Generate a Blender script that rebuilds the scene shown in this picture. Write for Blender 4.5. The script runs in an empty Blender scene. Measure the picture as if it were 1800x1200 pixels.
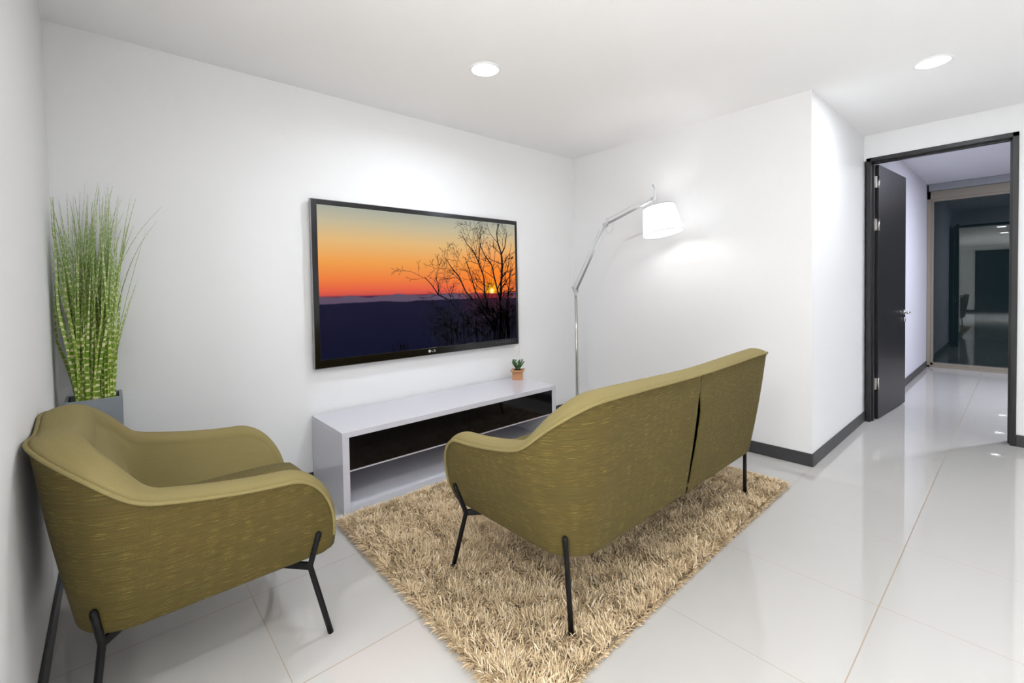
import bpy, bmesh, math, random
import numpy as np
from mathutils import Vector, Matrix

random.seed(7)
rng = np.random.default_rng(7)
scene = bpy.context.scene
COL = scene.collection
PI = math.pi
EXPOSURE = 1.66

# ------------------------------------------------------------------ helpers
def link(name, me, mat=None, parent=None, smooth=False):
    o = bpy.data.objects.new(name, me)
    COL.objects.link(o)
    if parent is not None:
        o.parent = parent
    if mat is not None:
        for m in (mat if isinstance(mat, (list, tuple)) else [mat]):
            me.materials.append(m)
    if smooth:
        me.polygons.foreach_set('use_smooth', [True] * len(me.polygons))
    return o

def empty(name, loc=(0, 0, 0), rz=0.0):
    o = bpy.data.objects.new(name, None)
    o.location = loc
    o.rotation_euler = (0, 0, rz)
    o.empty_display_size = 0.1
    COL.objects.link(o)
    return o

def tag(o, label=None, cat=None, group=None, kind=None):
    if label: o['label'] = label
    if cat: o['category'] = cat
    if group: o['group'] = group
    if kind: o['kind'] = kind
    return o

class MB:
    """collects shapes into one mesh"""
    def __init__(self):
        self.bm = bmesh.new()
        self.uv = None
    def box(self, lo, hi, bevel=0.0, seg=2, mi=0):
        bm = self.bm
        vs = [bm.verts.new((x, y, z)) for x in (lo[0], hi[0]) for y in (lo[1], hi[1]) for z in (lo[2], hi[2])]
        F = [(0, 1, 3, 2), (4, 6, 7, 5), (0, 4, 5, 1), (2, 3, 7, 6), (0, 2, 6, 4), (1, 5, 7, 3)]
        fs = [bm.faces.new([vs[i] for i in f]) for f in F]
        for f in fs: f.material_index = mi
        if bevel > 0:
            es = list({e for f in fs for e in f.edges})
            bmesh.ops.bevel(bm, geom=es, offset=bevel, segments=seg, profile=0.5, affect='EDGES')
        return self
    def tube(self, pts, r, n=12, caps=True, rs=None):
        """swept round tube through pts"""
        bm = self.bm
        pts = [Vector(p) for p in pts]
        rings = []
        N = len(pts)
        prev = None
        for i, p in enumerate(pts):
            if i == 0: t = pts[1] - pts[0]
            elif i == N - 1: t = pts[-1] - pts[-2]
            else: t = (pts[i + 1] - p).normalized() + (p - pts[i - 1]).normalized()
            t.normalize()
            if prev is None:
                a = Vector((0, 0, 1)) if abs(t.z) < .9 else Vector((1, 0, 0))
                u = t.cross(a).normalized()
            else:
                u = (prev - t * prev.dot(t)).normalized()
            prev = u
            w = t.cross(u)
            rr = rs[i] if rs else r
            rings.append([bm.verts.new(p + (u * math.cos(2 * PI * k / n) + w * math.sin(2 * PI * k / n)) * rr) for k in range(n)])
        for a, b in zip(rings[:-1], rings[1:]):
            for k in range(n):
                f = bm.faces.new((a[k], a[(k + 1) % n], b[(k + 1) % n], b[k])); f.smooth = True
        if caps:
            bm.faces.new(rings[0][::-1]); bm.faces.new(rings[-1])
        return self
    def lathe(self, prof, c=(0, 0, 0), n=40, M=None):
        bm = self.bm
        rings = []
        for r, z in prof:
            ring = []
            for k in range(n):
                v = Vector((r * math.cos(2 * PI * k / n), r * math.sin(2 * PI * k / n), z))
                v = (M @ v) if M is not None else v + Vector(c)
                ring.append(bm.verts.new(v))
            rings.append(ring)
        for a, b in zip(rings[:-1], rings[1:]):
            for k in range(n):
                f = bm.faces.new((a[k], a[(k + 1) % n], b[(k + 1) % n], b[k])); f.smooth = True
        return rings
    def sphere(self, c, r, sx=1, sy=1, sz=1, n=12):
        M = Matrix.Translation(c) @ Matrix.Diagonal((sx, sy, sz, 1))
        g = bmesh.ops.create_uvsphere(self.bm, u_segments=n, v_segments=max(6, n // 2), radius=r, matrix=M)
        for v in g['verts']:
            for f in v.link_faces: f.smooth = True
        return self
    def done(self, name, mat=None, parent=None, recalc=True):
        if recalc:
            bmesh.ops.recalc_face_normals(self.bm, faces=self.bm.faces[:])
        me = bpy.data.meshes.new(name)
        self.bm.to_mesh(me); self.bm.free()
        return link(name, me, mat, parent)

def grid_mesh(name, P, mat, parent=None, uv=None, smooth=True, flip=False):
    """P (n,m,3) array -> quad grid mesh with uv (n,m,2)"""
    n, m = P.shape[:2]
    idx = np.arange(n * m).reshape(n, m)
    a, b, c, d = idx[:-1, :-1], idx[1:, :-1], idx[1:, 1:], idx[:-1, 1:]
    F = np.stack([a, b, c, d] if not flip else [d, c, b, a], -1).reshape(-1, 4)
    me = bpy.data.meshes.new(name)
    me.from_pydata(P.reshape(-1, 3).tolist(), [], F.tolist())
    if uv is not None:
        l = me.uv_layers.new(name='UVMap')
        l.data.foreach_set('uv', uv.reshape(-1, 2)[F.reshape(-1)].astype(np.float32).reshape(-1))
    return link(name, me, mat, parent, smooth)

# ------------------------------------------------------------------ materials
def srgb(r, g, b):
    f = lambda c: (c / 255 / 12.92) if c / 255 <= .04045 else ((c / 255 + .055) / 1.055) ** 2.4
    return (f(r), f(g), f(b), 1)

def new_mat(name):
    m = bpy.data.materials.new(name); m.use_nodes = True
    nt = m.node_tree
    return m, nt, nt.nodes['Principled BSDF']

def plain(name, col, rough=.5, metal=0.0, spec=.5, noise=0.0, nscale=60, bump=0.0, bscale=200, coat=0.0):
    m, nt, b = new_mat(name)
    N, L = nt.nodes, nt.links
    b.inputs['Roughness'].default_value = rough
    b.inputs['Metallic'].default_value = metal
    b.inputs['Specular IOR Level'].default_value = spec
    b.inputs['Coat Weight'].default_value = coat
    b.inputs['Coat Roughness'].default_value = .03
    tc = N.new('ShaderNodeTexCoord')
    n = N.new('ShaderNodeTexNoise'); n.inputs['Scale'].default_value = nscale; n.inputs['Detail'].default_value = 3
    L.new(tc.outputs['Object'], n.inputs['Vector'])
    mix = N.new('ShaderNodeMix'); mix.data_type = 'RGBA'
    c = Vector(col[:3])
    mix.inputs['A'].default_value = (*(c * (1 - noise)), 1)
    mix.inputs['B'].default_value = (*[min(1, v) for v in (c * (1 + noise))], 1)
    L.new(n.outputs['Fac'], mix.inputs['Factor'])
    L.new(mix.outputs['Result'], b.inputs['Base Color'])
    if bump > 0:
        n2 = N.new('ShaderNodeTexNoise'); n2.inputs['Scale'].default_value = bscale; n2.inputs['Detail'].default_value = 4
        L.new(tc.outputs['Object'], n2.inputs['Vector'])
        bp = N.new('ShaderNodeBump'); bp.inputs['Strength'].default_value = bump; bp.inputs['Distance'].default_value = .002
        L.new(n2.outputs['Fac'], bp.inputs['Height']); L.new(bp.outputs['Normal'], b.inputs['Normal'])
    return m

def emit(name, col, strength):
    m, nt, b = new_mat(name)
    b.inputs['Base Color'].default_value = (.9, .9, .9, 1)
    b.inputs['Emission Color'].default_value = (*col[:3], 1)
    b.inputs['Emission Strength'].default_value = strength
    return m

def math_node(nt, op, a, b=None, c=None):
    n = nt.nodes.new('ShaderNodeMath'); n.operation = op
    for i, v in enumerate((a, b, c)):
        if v is None: continue
        if isinstance(v, (int, float)): n.inputs[i].default_value = v
        else: nt.links.new(v, n.inputs[i])
    return n.outputs[0]

def mix_col(nt, fac, a, b):
    n = nt.nodes.new('ShaderNodeMix'); n.data_type = 'RGBA'
    for k, v in (('Factor', fac), ('A', a), ('B', b)):
        if isinstance(v, (int, float)): n.inputs[k].default_value = v
        elif isinstance(v, tuple): n.inputs[k].default_value = v
        else: nt.links.new(v, n.inputs[k])
    return n.outputs['Result']

def tweed(name, dark, mid, fleck, fleck_amt=.60, weave=True):
    """upholstery cloth on metric uv: u along the cloth, v up"""
    m, nt, b = new_mat(name)
    N, L = nt.nodes, nt.links
    b.inputs['Roughness'].default_value = .92
    b.inputs['Specular IOR Level'].default_value = .15
    b.inputs['Sheen Weight'].default_value = .03
    b.inputs['Sheen Roughness'].default_value = .5
    uv = N.new('ShaderNodeUVMap'); uv.uv_map = 'UVMap'
    def noise(su, sv, det=2, off=0):
        mp = N.new('ShaderNodeMapping'); mp.inputs['Scale'].default_value = (su, sv, 1); mp.inputs['Location'].default_value = (off, off * .7, 0)
        L.new(uv.outputs['UV'], mp.inputs['Vector'])
        n = N.new('ShaderNodeTexNoise'); n.inputs['Scale'].default_value = 1; n.inputs['Detail'].default_value = det
        n.noise_dimensions = '2D'
        L.new(mp.outputs['Vector'], n.inputs['Vector'])
        return n.outputs['Fac']
    def ramp(f, lo, hi):
        r = N.new('ShaderNodeMapRange'); r.inputs['From Min'].default_value = lo; r.inputs['From Max'].default_value = hi
        L.new(f, r.inputs['Value']); return r.outputs['Result']
    streak = ramp(noise(9, 300, 3), .28, .72)
    base = mix_col(nt, streak, dark, mid)
    hue = ramp(noise(5, 90, 2, 31), .35, .65)
    base = mix_col(nt, math_node(nt, 'MULTIPLY', hue, .30 if fleck else .06), base, (mid[0] * 1.02, mid[1] * .80, mid[2] * .75, 1))
    grain = ramp(noise(500, 500, 1, 3), .2, .8)
    base = mix_col(nt, math_node(nt, 'MULTIPLY', grain, .35), base, tuple(v * .45 for v in dark[:3]) + (1,))
    if fleck is not None:
        slub = ramp(noise(20, 760, 1, 11), fleck_amt, fleck_amt + .06)
        patch = ramp(noise(6, 14, 1, 23), .25, .5)
        dash = ramp(noise(210, 480, 0, 5), .2, .5)
        f = math_node(nt, 'MULTIPLY', math_node(nt, 'MULTIPLY', slub, dash), math_node(nt, 'MULTIPLY', patch, .55))
        base = mix_col(nt, f, base, fleck)
    L.new(base, b.inputs['Base Color'])
    bp = N.new('ShaderNodeBump'); bp.inputs['Strength'].default_value = .35; bp.inputs['Distance'].default_value = .0012
    L.new(noise(700, 700, 1, 9), bp.inputs['Height']); L.new(bp.outputs['Normal'], b.inputs['Normal'])
    return m

M = {}
M['wall'] = plain('white_wall_paint', (.845, .845, .85), .65, spec=.25, noise=.008, bump=.05, bscale=300)
M['ceil'] = plain('white_ceiling_paint', (.93, .925, .92), .8, spec=.2, noise=.006)
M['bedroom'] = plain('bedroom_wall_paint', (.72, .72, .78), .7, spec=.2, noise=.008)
M['base'] = plain('dark_baseboard', (.045, .045, .048), .38, noise=.15, nscale=20)
M['doorw'] = plain('espresso_door_wood', (.015, .014, .0155), .34, noise=.25, nscale=9)
M['steel'] = plain('brushed_steel', (.62, .60, .57), .3, metal=1.0, noise=.05)
M['alu'] = plain('lamp_aluminium', (.60, .61, .63), .32, metal=.9, noise=.04)
M['polished'] = plain('polished_pole', (.55, .53, .50), .18, metal=1.0, noise=.02)
M['beige_alu'] = plain('beige_aluminium_frame', (.30, .265, .21), .45, noise=.05)
M['grey_alu'] = plain('grey_blind_box', (.30, .32, .34), .5, noise=.03)
M['gloss_white'] = plain('white_gloss_lacquer', (.64, .64, .70), .12, spec=.5, noise=.005)
M['gloss_black'] = plain('black_gloss_lacquer', (.004, .004, .0045), .06, spec=.32, noise=.05)
M['shelf_in'] = plain('console_inside_panel', (.40, .385, .40), .35, noise=.01)  # grey panel, darkened so its colour carries the shade of the open shelf
M['leg'] = plain('black_powder_coat', (.005, .005, .0055), .45, spec=.25, noise=.1, bump=.1, bscale=400)
M['bezel'] = plain('tv_bezel_gloss', (.055, .055, .058), .16, metal=1.0)
M['tv_edge'] = plain('tv_edge_trim', (.35, .34, .33), .3, metal=.8)
M['logo'] = plain('logo_grey', (.55, .55, .55), .4)
M['planter'] = plain('slate_grey_planter', (.27, .30, .33), .6, noise=.06, nscale=40)
M['soil'] = plain('dark_soil', (.02, .017, .012), .95, noise=.5, bump=.8, bscale=150)
M['pot'] = plain('light_wood_pot', (.56, .27, .125), .5, noise=.12, nscale=30)
M['slit'] = plain('seam_shade_black', (.003, .003, .0025), 1, spec=0)  # black for the shade within the sofa's open back seam
M['cable'] = plain('pale_cable', (.5, .5, .5), .5)
M['rugback'] = plain('rug_backing', (.17, .13, .085), .95, noise=.2)
M['exterior'] = plain('night_ground', (.01, .012, .015), .9)

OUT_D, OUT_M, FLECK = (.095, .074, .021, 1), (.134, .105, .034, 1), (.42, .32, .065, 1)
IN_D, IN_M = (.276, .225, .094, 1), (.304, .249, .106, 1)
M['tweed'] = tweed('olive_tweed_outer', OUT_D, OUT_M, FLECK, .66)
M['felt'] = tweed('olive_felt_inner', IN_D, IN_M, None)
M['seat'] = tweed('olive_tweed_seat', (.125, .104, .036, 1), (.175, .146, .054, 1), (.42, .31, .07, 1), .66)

def floor_mat():
    m, nt, b = new_mat('polished_porcelain_tile')
    N, L = nt.nodes, nt.links
    g = N.new('ShaderNodeNewGeometry'); sp = N.new('ShaderNodeSeparateXYZ'); L.new(g.outputs['Position'], sp.inputs[0])
    def line(o, off, step, w):
        u = math_node(nt, 'DIVIDE', math_node(nt, 'SUBTRACT', o, off), step)
        fr = math_node(nt, 'FRACT', math_node(nt, 'ADD', u, .5))
        d = math_node(nt, 'MULTIPLY', math_node(nt, 'ABSOLUTE', math_node(nt, 'SUBTRACT', fr, .5)), step)
        mr = N.new('ShaderNodeMapRange'); mr.inputs['From Min'].default_value = w * .5; mr.inputs['From Max'].default_value = w * .5 + .0008
        mr.inputs['To Min'].default_value = 1; mr.inputs['To Max'].default_value = 0
        L.new(d, mr.inputs['Value']); return mr.outputs['Result']
    lx = line(sp.outputs[0], -.169, .6, .0016)
    ly = line(sp.outputs[1], -2.7037, .5845, .0030)
    gl = math_node(nt, 'MAXIMUM', lx, ly)
    n = N.new('ShaderNodeTexNoise'); n.inputs['Scale'].default_value = 1.3; n.inputs['Detail'].default_value = 3
    L.new(g.outputs['Position'], n.inputs['Vector'])
    tile = mix_col(nt, n.outputs['Fac'], (.505, .492, .470, 1), (.535, .522, .502, 1))
    n2 = N.new('ShaderNodeTexNoise'); n2.inputs['Scale'].default_value = 5
    L.new(g.outputs['Position'], n2.inputs['Vector'])
    grout = mix_col(nt, n2.outputs['Fac'], (.30, .22, .15, 1), (.42, .34, .26, 1))
    L.new(mix_col(nt, gl, tile, grout), b.inputs['Base Color'])
    b.inputs['Roughness'].default_value = .07
    L.new(math_node(nt, 'ADD', math_node(nt, 'MULTIPLY', gl, .5), .022), b.inputs['Roughness'])
    b.inputs['Specular IOR Level'].default_value = .5
    return m
M['floor'] = floor_mat()

def glass_mat():
    m, nt, b = new_mat('window_glass')
    b.inputs['Base Color'].default_value = (.80, .92, .93, 1)
    b.inputs['Transmission Weight'].default_value = 1
    b.inputs['Roughness'].default_value = 0
    b.inputs['IOR'].default_value = 1.42
    return m
M['glass'] = glass_mat()

def shade_mat():
    m, nt, b = new_mat('pleated_shade_cloth')
    N, L = nt.nodes, nt.links
    d = N.new('ShaderNodeBsdfDiffuse'); d.inputs[0].default_value = (.85, .85, .85, 1)
    t = N.new('ShaderNodeBsdfTranslucent'); t.inputs[0].default_value = (.62, .62, .63, 1)
    w = N.new('ShaderNodeTexNoise'); w.inputs['Scale'].default_value = 90
    tc = N.new('ShaderNodeTexCoord'); L.new(tc.outputs['Object'], w.inputs['Vector'])
    mx = N.new('ShaderNodeMixShader')
    L.new(math_node(nt, 'ADD', math_node(nt, 'MULTIPLY', w.outputs['Fac'], .1), .55), mx.inputs[0])
    L.new(d.outputs[0], mx.inputs[1]); L.new(t.outputs[0], mx.inputs[2])
    L.new(mx.outputs[0], N['Material Output'].inputs['Surface'])
    return m
M['shade'] = shade_mat()

def rug_mat():
    m, nt, b = new_mat('shag_strand')
    N, L = nt.nodes, nt.links
    a = N.new('ShaderNodeAttribute'); a.attribute_name = 'tint'
    r = N.new('ShaderNodeValToRGB')
    e = r.color_ramp.elements
    e[0].position = 0; e[0].color = (.46, .325, .175, 1)
    e[1].position = 1; e[1].color = (.92, .80, .62, 1)
    x = e.new(.35); x.color = (.67, .505, .31, 1)
    x = e.new(.75); x.color = (.80, .645, .43, 1)
    L.new(a.outputs['Fac'], r.inputs['Fac']); L.new(r.outputs['Color'], b.inputs['Base Color'])
    b.inputs['Roughness'].default_value = .55
    b.inputs['Specular IOR Level'].default_value = .35
    return m
M['shag'] = rug_mat()

def blade_mat():
    m, nt, b = new_mat('zebra_grass_blade')
    N, L = nt.nodes, nt.links
    uv = N.new('ShaderNodeUVMap'); uv.uv_map = 'UVMap'
    sp = N.new('ShaderNodeSeparateXYZ'); L.new(uv.outputs['UV'], sp.inputs[0])
    at = N.new('ShaderNodeAttribute'); at.attribute_name = 'tint'
    # cream bands every 3-5 cm with a random start on each blade
    ph = math_node(nt, 'ADD', math_node(nt, 'MULTIPLY', sp.outputs[1], 33), math_node(nt, 'MULTIPLY', at.outputs['Fac'], 37))
    nz = N.new('ShaderNodeTexNoise'); nz.noise_dimensions = '1D'; nz.inputs['Scale'].default_value = .9
    L.new(ph, nz.inputs['W'])
    ph = math_node(nt, 'ADD', ph, nz.outputs['Fac'])
    fr = math_node(nt, 'FRACT', ph)
    band = math_node(nt, 'LESS_THAN', fr, .30)
    tip = N.new('ShaderNodeMapRange'); tip.inputs['From Min'].default_value = .25; tip.inputs['From Max'].default_value = .85
    L.new(sp.outputs[1], tip.inputs['Value'])
    g1 = mix_col(nt, at.outputs['Fac'], (.16, .31, .016, 1), (.35, .50, .05, 1))
    green = mix_col(nt, tip.outputs['Result'], g1, (.28, .40, .13, 1))
    cream = mix_col(nt, tip.outputs['Result'], (.80, .80, .42, 1), (.55, .60, .36, 1))
    L.new(mix_col(nt, band, green, cream), b.inputs['Base Color'])
    b.inputs['Roughness'].default_value = .45
    return m
M['blade'] = blade_mat()
M['leaf'] = plain('small_plant_leaf', (.055, .16, .035), .45, noise=.5, nscale=45)

# ------------------------------------------------------------------ camera
F_PX, CY = 796.7301, 527.0291
YAW, PIT, ROL = .7247776, -.0261983, -.0177370
CAM = Vector((-3.5714773, -3.0678068, 1.2625125))
fw = Vector((math.sin(YAW) * math.cos(PIT), math.cos(YAW) * math.cos(PIT), math.sin(PIT)))
rt = Vector((math.cos(YAW), -math.sin(YAW), 0)); up = rt.cross(fw)
rt2 = math.cos(ROL) * rt + math.sin(ROL) * up
up2 = -math.sin(ROL) * rt + math.cos(ROL) * up
cd = bpy.data.cameras.new('camera'); cam = bpy.data.objects.new('camera', cd); COL.objects.link(cam)
cd.sensor_fit = 'HORIZONTAL'; cd.sensor_width = 36; cd.lens = F_PX / 1800 * 36
cd.shift_y = (CY - 600) / 1800; cd.clip_start = .02
mw = Matrix.Identity(4)
for i in range(3):
    mw[i][0], mw[i][1], mw[i][2], mw[i][3] = rt2[i], up2[i], -fw[i], CAM[i]
cam.matrix_world = mw
scene.camera = cam
scene.view_settings.view_transform = 'Standard'
scene.view_settings.look = 'None'
scene.view_settings.gamma = 1
scene.view_settings.use_curve_mapping = False
scene.view_settings.exposure = EXPOSURE

# ------------------------------------------------------------------ room shell
XL, XD, YW, H = -3.7733, 1.5197, -2.1123, 2.5615
FX = 5.43                 # glazed end of the bedroom
HB = 2.65                 # bedroom ceiling
XFAR, YBACK = -11.0, -7.0
DY0, DY1, DH = -2.1289, -3.0382, 2.3582      # casing outer edges
BH = .0889

def struct(name, label, lo, hi, mat, cat='wall', bevel=0.0):
    o = MB().box(lo, hi, bevel).done(name, mat)
    return tag(o, label, cat, kind='structure')

struct('floor', 'glossy white porcelain tile floor with thin beige grout lines', (XFAR - .2, YBACK - .2, -.12), (FX + .6, .2, 0), M['floor'], 'floor')
struct('ceiling', 'flat white ceiling of the living area', (XFAR - .2, YBACK - .2, H), (XD + .06, .2, H + .12), M['ceil'], 'ceiling')
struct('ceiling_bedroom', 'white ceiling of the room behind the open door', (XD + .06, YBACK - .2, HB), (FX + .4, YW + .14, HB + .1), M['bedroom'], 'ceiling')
struct('wall_back', 'long white wall behind the television', (XFAR, 0, 0), (.14, .14, H), M['wall'])
struct('wall_left', 'short white wall on the left beside the armchair', (XL - .14, -1.75, 0), (XL, 0, H), M['wall'])
struct('wall_right', 'white wall behind the arched reading lamp', (0, YW, 0), (.14, 0, H), M['wall'])
struct('wall_return', 'white wall face between the outer corner and the doorway', (.14, YW, 0), (XD + .135, YW + .14, H), M['wall'])
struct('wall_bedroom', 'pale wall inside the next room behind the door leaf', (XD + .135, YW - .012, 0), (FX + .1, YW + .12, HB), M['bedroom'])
# wall with the doorway: over-door strip + right part
mb = MB()
mb.box((XD, DY1 + .02, DH - .02), (XD + .135, YW, HB + .05))
mb.box((XD, YBACK, 0), (XD + .135, DY1 + .02, HB + .05))
tag(mb.done('wall_door', M['wall']), 'white wall holding the dark framed doorway', 'wall', kind='structure')
struct('wall_front', 'white wall at the far side of the living area behind the camera', (XFAR, YBACK - .14, 0), (FX + .1, YBACK, HB + .1), M['wall'])
struct('wall_far', 'white end wall of the long living area', (XFAR - .14, YBACK, 0), (XFAR, 0, H), M['wall'])

def baseboard(name, label, lo, hi):
    struct(name, label, lo, hi, M['base'], 'baseboard', .004)
baseboard('baseboard_back', 'dark grey baseboard along the television wall', (XL, -.012, 0), (0, 0, BH))
baseboard('baseboard_left', 'dark grey baseboard at the foot of the left wall', (XL, -1.75, 0), (XL + .012, -.012, BH))
baseboard('baseboard_right', 'dark grey baseboard below the reading lamp wall', (-.012, YW - .012, 0), (0, -.012, BH))
baseboard('baseboard_return', 'dark grey baseboard from the outer corner to the doorway', (0, YW - .012, 0), (XD - .004, YW, BH))
baseboard('baseboard_door', 'dark baseboard right of the doorway', (XD - .012, -6.9, 0), (XD, DY1, BH))
baseboard('baseboard_bedroom', 'dark baseboard inside the next room', (2.42, YW - .026, 0), (FX - .09, YW - .012, BH))
baseboard('baseboard_far', 'dark baseboard on the far end wall', (XFAR, -6.9, 0), (XFAR + .012, -.02, BH))

# door casing
cw, ct = .033, .012
mb = MB()
x0, x1 = XD - ct, XD + .135 + ct
mb.box((x0, DY0 - cw, 0), (x1, DY0, DH), .002)
mb.box((x0, DY1, 0), (x1, DY1 + cw, DH), .002)
mb.box((x0, DY1, DH - cw), (x1, DY0, DH), .002)
# door stop strip
mb.box((XD + .045, DY0 - cw - .012, 0), (XD + .085, DY0 - cw, DH - cw))
mb.box((XD + .045, DY1 + cw, 0), (XD + .085, DY1 + cw + .012, DH - cw))
mb.box((XD + .045, DY1 + cw, DH - cw - .012), (XD + .085, DY0 - cw, DH - cw))
tag(mb.done('trim_1', M['doorw']), 'dark espresso casing around the open doorway', 'door frame', kind='structure')

# door leaf, swung into the next room
da = math.atan2(-.068, .907)
dr = empty('door_1', (1.652, -2.182, 0), da)
tag(dr, 'dark espresso door leaf standing open into the next room', 'door', kind='structure')
MB().box((0, -.012, .012), (.905, .030, 2.318), .0015).done('door_leaf', M['doorw'], dr)
for z in (2.158, 1.776, .333):
    hb = MB().box((-.052, -.006, z - .052), (-.0015, .0105, z + .052), .001)
    hb.tube([(-.004, -.014, z - .052), (-.004, -.014, z + .052)], .006, 10)
    for dz in (-.03, 0, .03):
        for dx in (-.038, -.02):
            hb.sphere((dx, -.0065, z + dz), .0035, 1, .4, 1, 8)
    h = hb.done('hinge', M['steel'], dr); h['label'] = 'brushed steel hinge'
lv = MB()
for sy in (-1, 1):
    yb = -.012 if sy < 0 else .030
    lv.tube([(.845, yb, .945), (.845, yb + sy * .008, .945)], .026, 24)
    lv.tube([(.845, yb, .945), (.845, yb + sy * .045, .945)], .009, 12)
    lv.tube([(.850, yb + sy * .045, .945), (.80, yb + sy * .050, .944), (.73, yb + sy * .052, .940)], .008, 12, rs=[.009, .008, .007])
h = lv.done('door_handle', M['steel'], dr); h['label'] = 'brushed steel lever handle'
lk = MB()
for sy in (-1, 1):
    yb = -.012 if sy < 0 else .030
    lk.tube([(.845, yb, .872), (.845, yb + sy * .012, .872)], .022, 24)
    lk.tube([(.845, yb + sy * .011, .872), (.845, yb + sy * .018, .872)], .009, 16)
lk.done('lock_cylinder', M['steel'], dr)

# glazed end of the next room
wr = empty('window_1', (FX, -2.14, 0))
tag(wr, 'tall beige framed glass window at the end of the next room', 'window', kind='structure')
def wbox(name, lo, hi, mat, bev=.003):
    return MB().box((lo[0] - FX, lo[1] + 2.14, lo[2]), (hi[0] - FX, hi[1] + 2.14, hi[2]), bev).done(name, mat, wr)
WY1 = -5.6
fr = MB()
def fb(lo, hi): fr.box((lo[0] - FX, lo[1] + 2.14, lo[2]), (hi[0] - FX, hi[1] + 2.14, hi[2]), .002)
fb((FX - .05, -2.165, 0), (FX + .07, -2.126, 2.55))          # outer jamb
fb((FX - .02, -2.195, .02), (FX + .05, -2.165, 2.44))         # sash stile
fb((FX - .05, WY1, 2.44), (FX + .07, -2.126, 2.55))           # head
fb((FX - .03, WY1, 2.405), (FX + .05, -2.165, 2.45))
fb((FX - .05, WY1, 0), (FX + .07, -2.126, .028))              # sill
fb((FX - .02, WY1, .028), (FX + .05, -2.165, .064))
fb((FX - .02, -3.98, .02), (FX + .05, -3.92, 2.44))
fb((FX - .05, WY1, 0), (FX + .07, WY1 + .04, 2.55))
f_ = fr.done('window_frame', M['beige_alu'], wr); f_['label'] = 'beige aluminium frame'
wbox('pane', (FX + .012, WY1 + .03, .06), (FX + .020, -2.19, 2.41), M['glass'], 0)
b_ = wbox('blind_box', (FX - .11, WY1, 2.552), (FX + .05, -2.15, 2.648), M['grey_alu'])
b_['label'] = 'grey blind box below the ceiling'
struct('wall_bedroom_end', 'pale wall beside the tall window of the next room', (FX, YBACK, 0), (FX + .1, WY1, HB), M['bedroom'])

# dark framed glazing at the far end (only met in reflections)
w2 = empty('window_2', (XFAR, -3.4, 0)); tag(w2, 'dark framed glazing in the far end wall', 'window', kind='structure')
mb = MB()
for y in (-1.55, 1.55): mb.box((.0, y - .05, .09), (.05, y + .05, 2.3), .003)
mb.box((.0, -1.6, 2.3), (.05, 1.6, 2.4), .003)
mb.done('window_frame', M['doorw'], w2)
MB().box((.002, -1.5, .09), (.02, 1.5, 2.3)).done('pane', plain('dark_night_pane', (.02, .035, .04), .05, spec=.5), w2)

# ------------------------------------------------------------------ ceiling downlights
LIGHTS = []
def area(name, loc, r, power, col=(1, 1, 1), parent=None, spread=None):
    l = bpy.data.lights.new(name, 'AREA'); l.shape = 'DISK'; l.size = 2 * r; l.energy = power; l.color = col
    if spread: l.spread = spread
    o = bpy.data.objects.new(name, l); COL.objects.link(o)
    o.location = loc
    if parent: o.parent = parent
    return o
COOL, WARM = (.86, .92, 1.0), (.945, .972, 1.0)
P_NEAR = 3.5
def downlight(x, y, label, power):
    r = empty('ceiling_downlight', (x, y, H))
    tag(r, label, 'ceiling light', 'round white downlights in the ceiling')
    mb = MB(); mb.lathe([(.070, -.001), (.072, -.006), (.084, -.007), (.092, -.004), (.094, 0)], n=48)
    mb.done('trim_ring', plain('downlight_ring', (.85, .85, .85), .4), r)
    mb = MB(); rg = mb.lathe([(.071, -.003), (.069, -.009), (.055, -.013), (.03, -.0155), (.002, -.016)], n=48); mb.bm.faces.new(rg[-1])
    mb.done('diffuser', emit('downlight_diffuser', (.90, .945, 1), 8), r)
    area('downlight_source', (0, 0, -.018), .068, power, COOL, r, spread=math.radians(165 if x < 0 else 180))
downlight(-1.868, -.940, 'round downlight glowing in the ceiling above the television', 4.0)
downlight(.128, -2.700, 'round downlight glowing in the ceiling near the doorway', P_NEAR)
for x, y, pw in [(-2.03, -2.70, 2.5), (-4.20, -2.70, 4), (-6.3, -2.7, 60), (-8.5, -2.7, 60), (.13, -4.9, 4), (-2.03, -4.9, 7), (-4.2, -4.9, 40), (-6.3, -4.9, 60), (-8.5, -4.9, 60)]:
    area('living_and_fill_light', (x, y, H - .004), .075, pw * 1.15, WARM, spread=math.radians(180 if y > -3 and x > -5 else 115))  # the window mirrors the first pair; the others are unseen, added for ambient light
area('bedroom_light', (3.4, -3.9, HB - .01), .08, 28, (.86, .88, 1))

# ------------------------------------------------------------------ upholstered shell seats
S = {'ka': 0.289, 'b0': 0.3151, 'kb': 0.1412, 'c0': 0.3751, 'kc': -0.0837, 'R0': 0.076, 'kR': 0.254, 'qa': 0.171, 'qd': 1.0816, 'qe': 1.5661, 'qt': 1.8586, 'za': 0.6194, 'zd': 0.68, 'ze': 0.8119, 'zt': 0.8626, 'zc': 0.851, 'rf': 0.2974, 'zv': 0.4011, 'zb': 0.2804}

def pchip(xs, ys, x):
    xs = np.array(xs, float); ys = np.array(ys, float); h = np.diff(xs); dl = np.diff(ys) / h
    m = np.zeros(len(xs))
    for i in range(1, len(xs) - 1):
        if dl[i - 1] * dl[i] > 0:
            w1 = 2 * h[i] + h[i - 1]; w2 = h[i] + 2 * h[i - 1]
            m[i] = (w1 + w2) / (w1 / dl[i - 1] + w2 / dl[i])
    i = np.clip(np.searchsorted(xs, x) - 1, 0, len(xs) - 2); t = (x - xs[i]) / h[i]
    return ys[i] * (1 + 2 * t) * (1 - t) ** 2 + h[i] * m[i] * t * (1 - t) ** 2 + ys[i + 1] * t * t * (3 - 2 * t) + h[i] * m[i + 1] * t * t * (t - 1)

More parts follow.
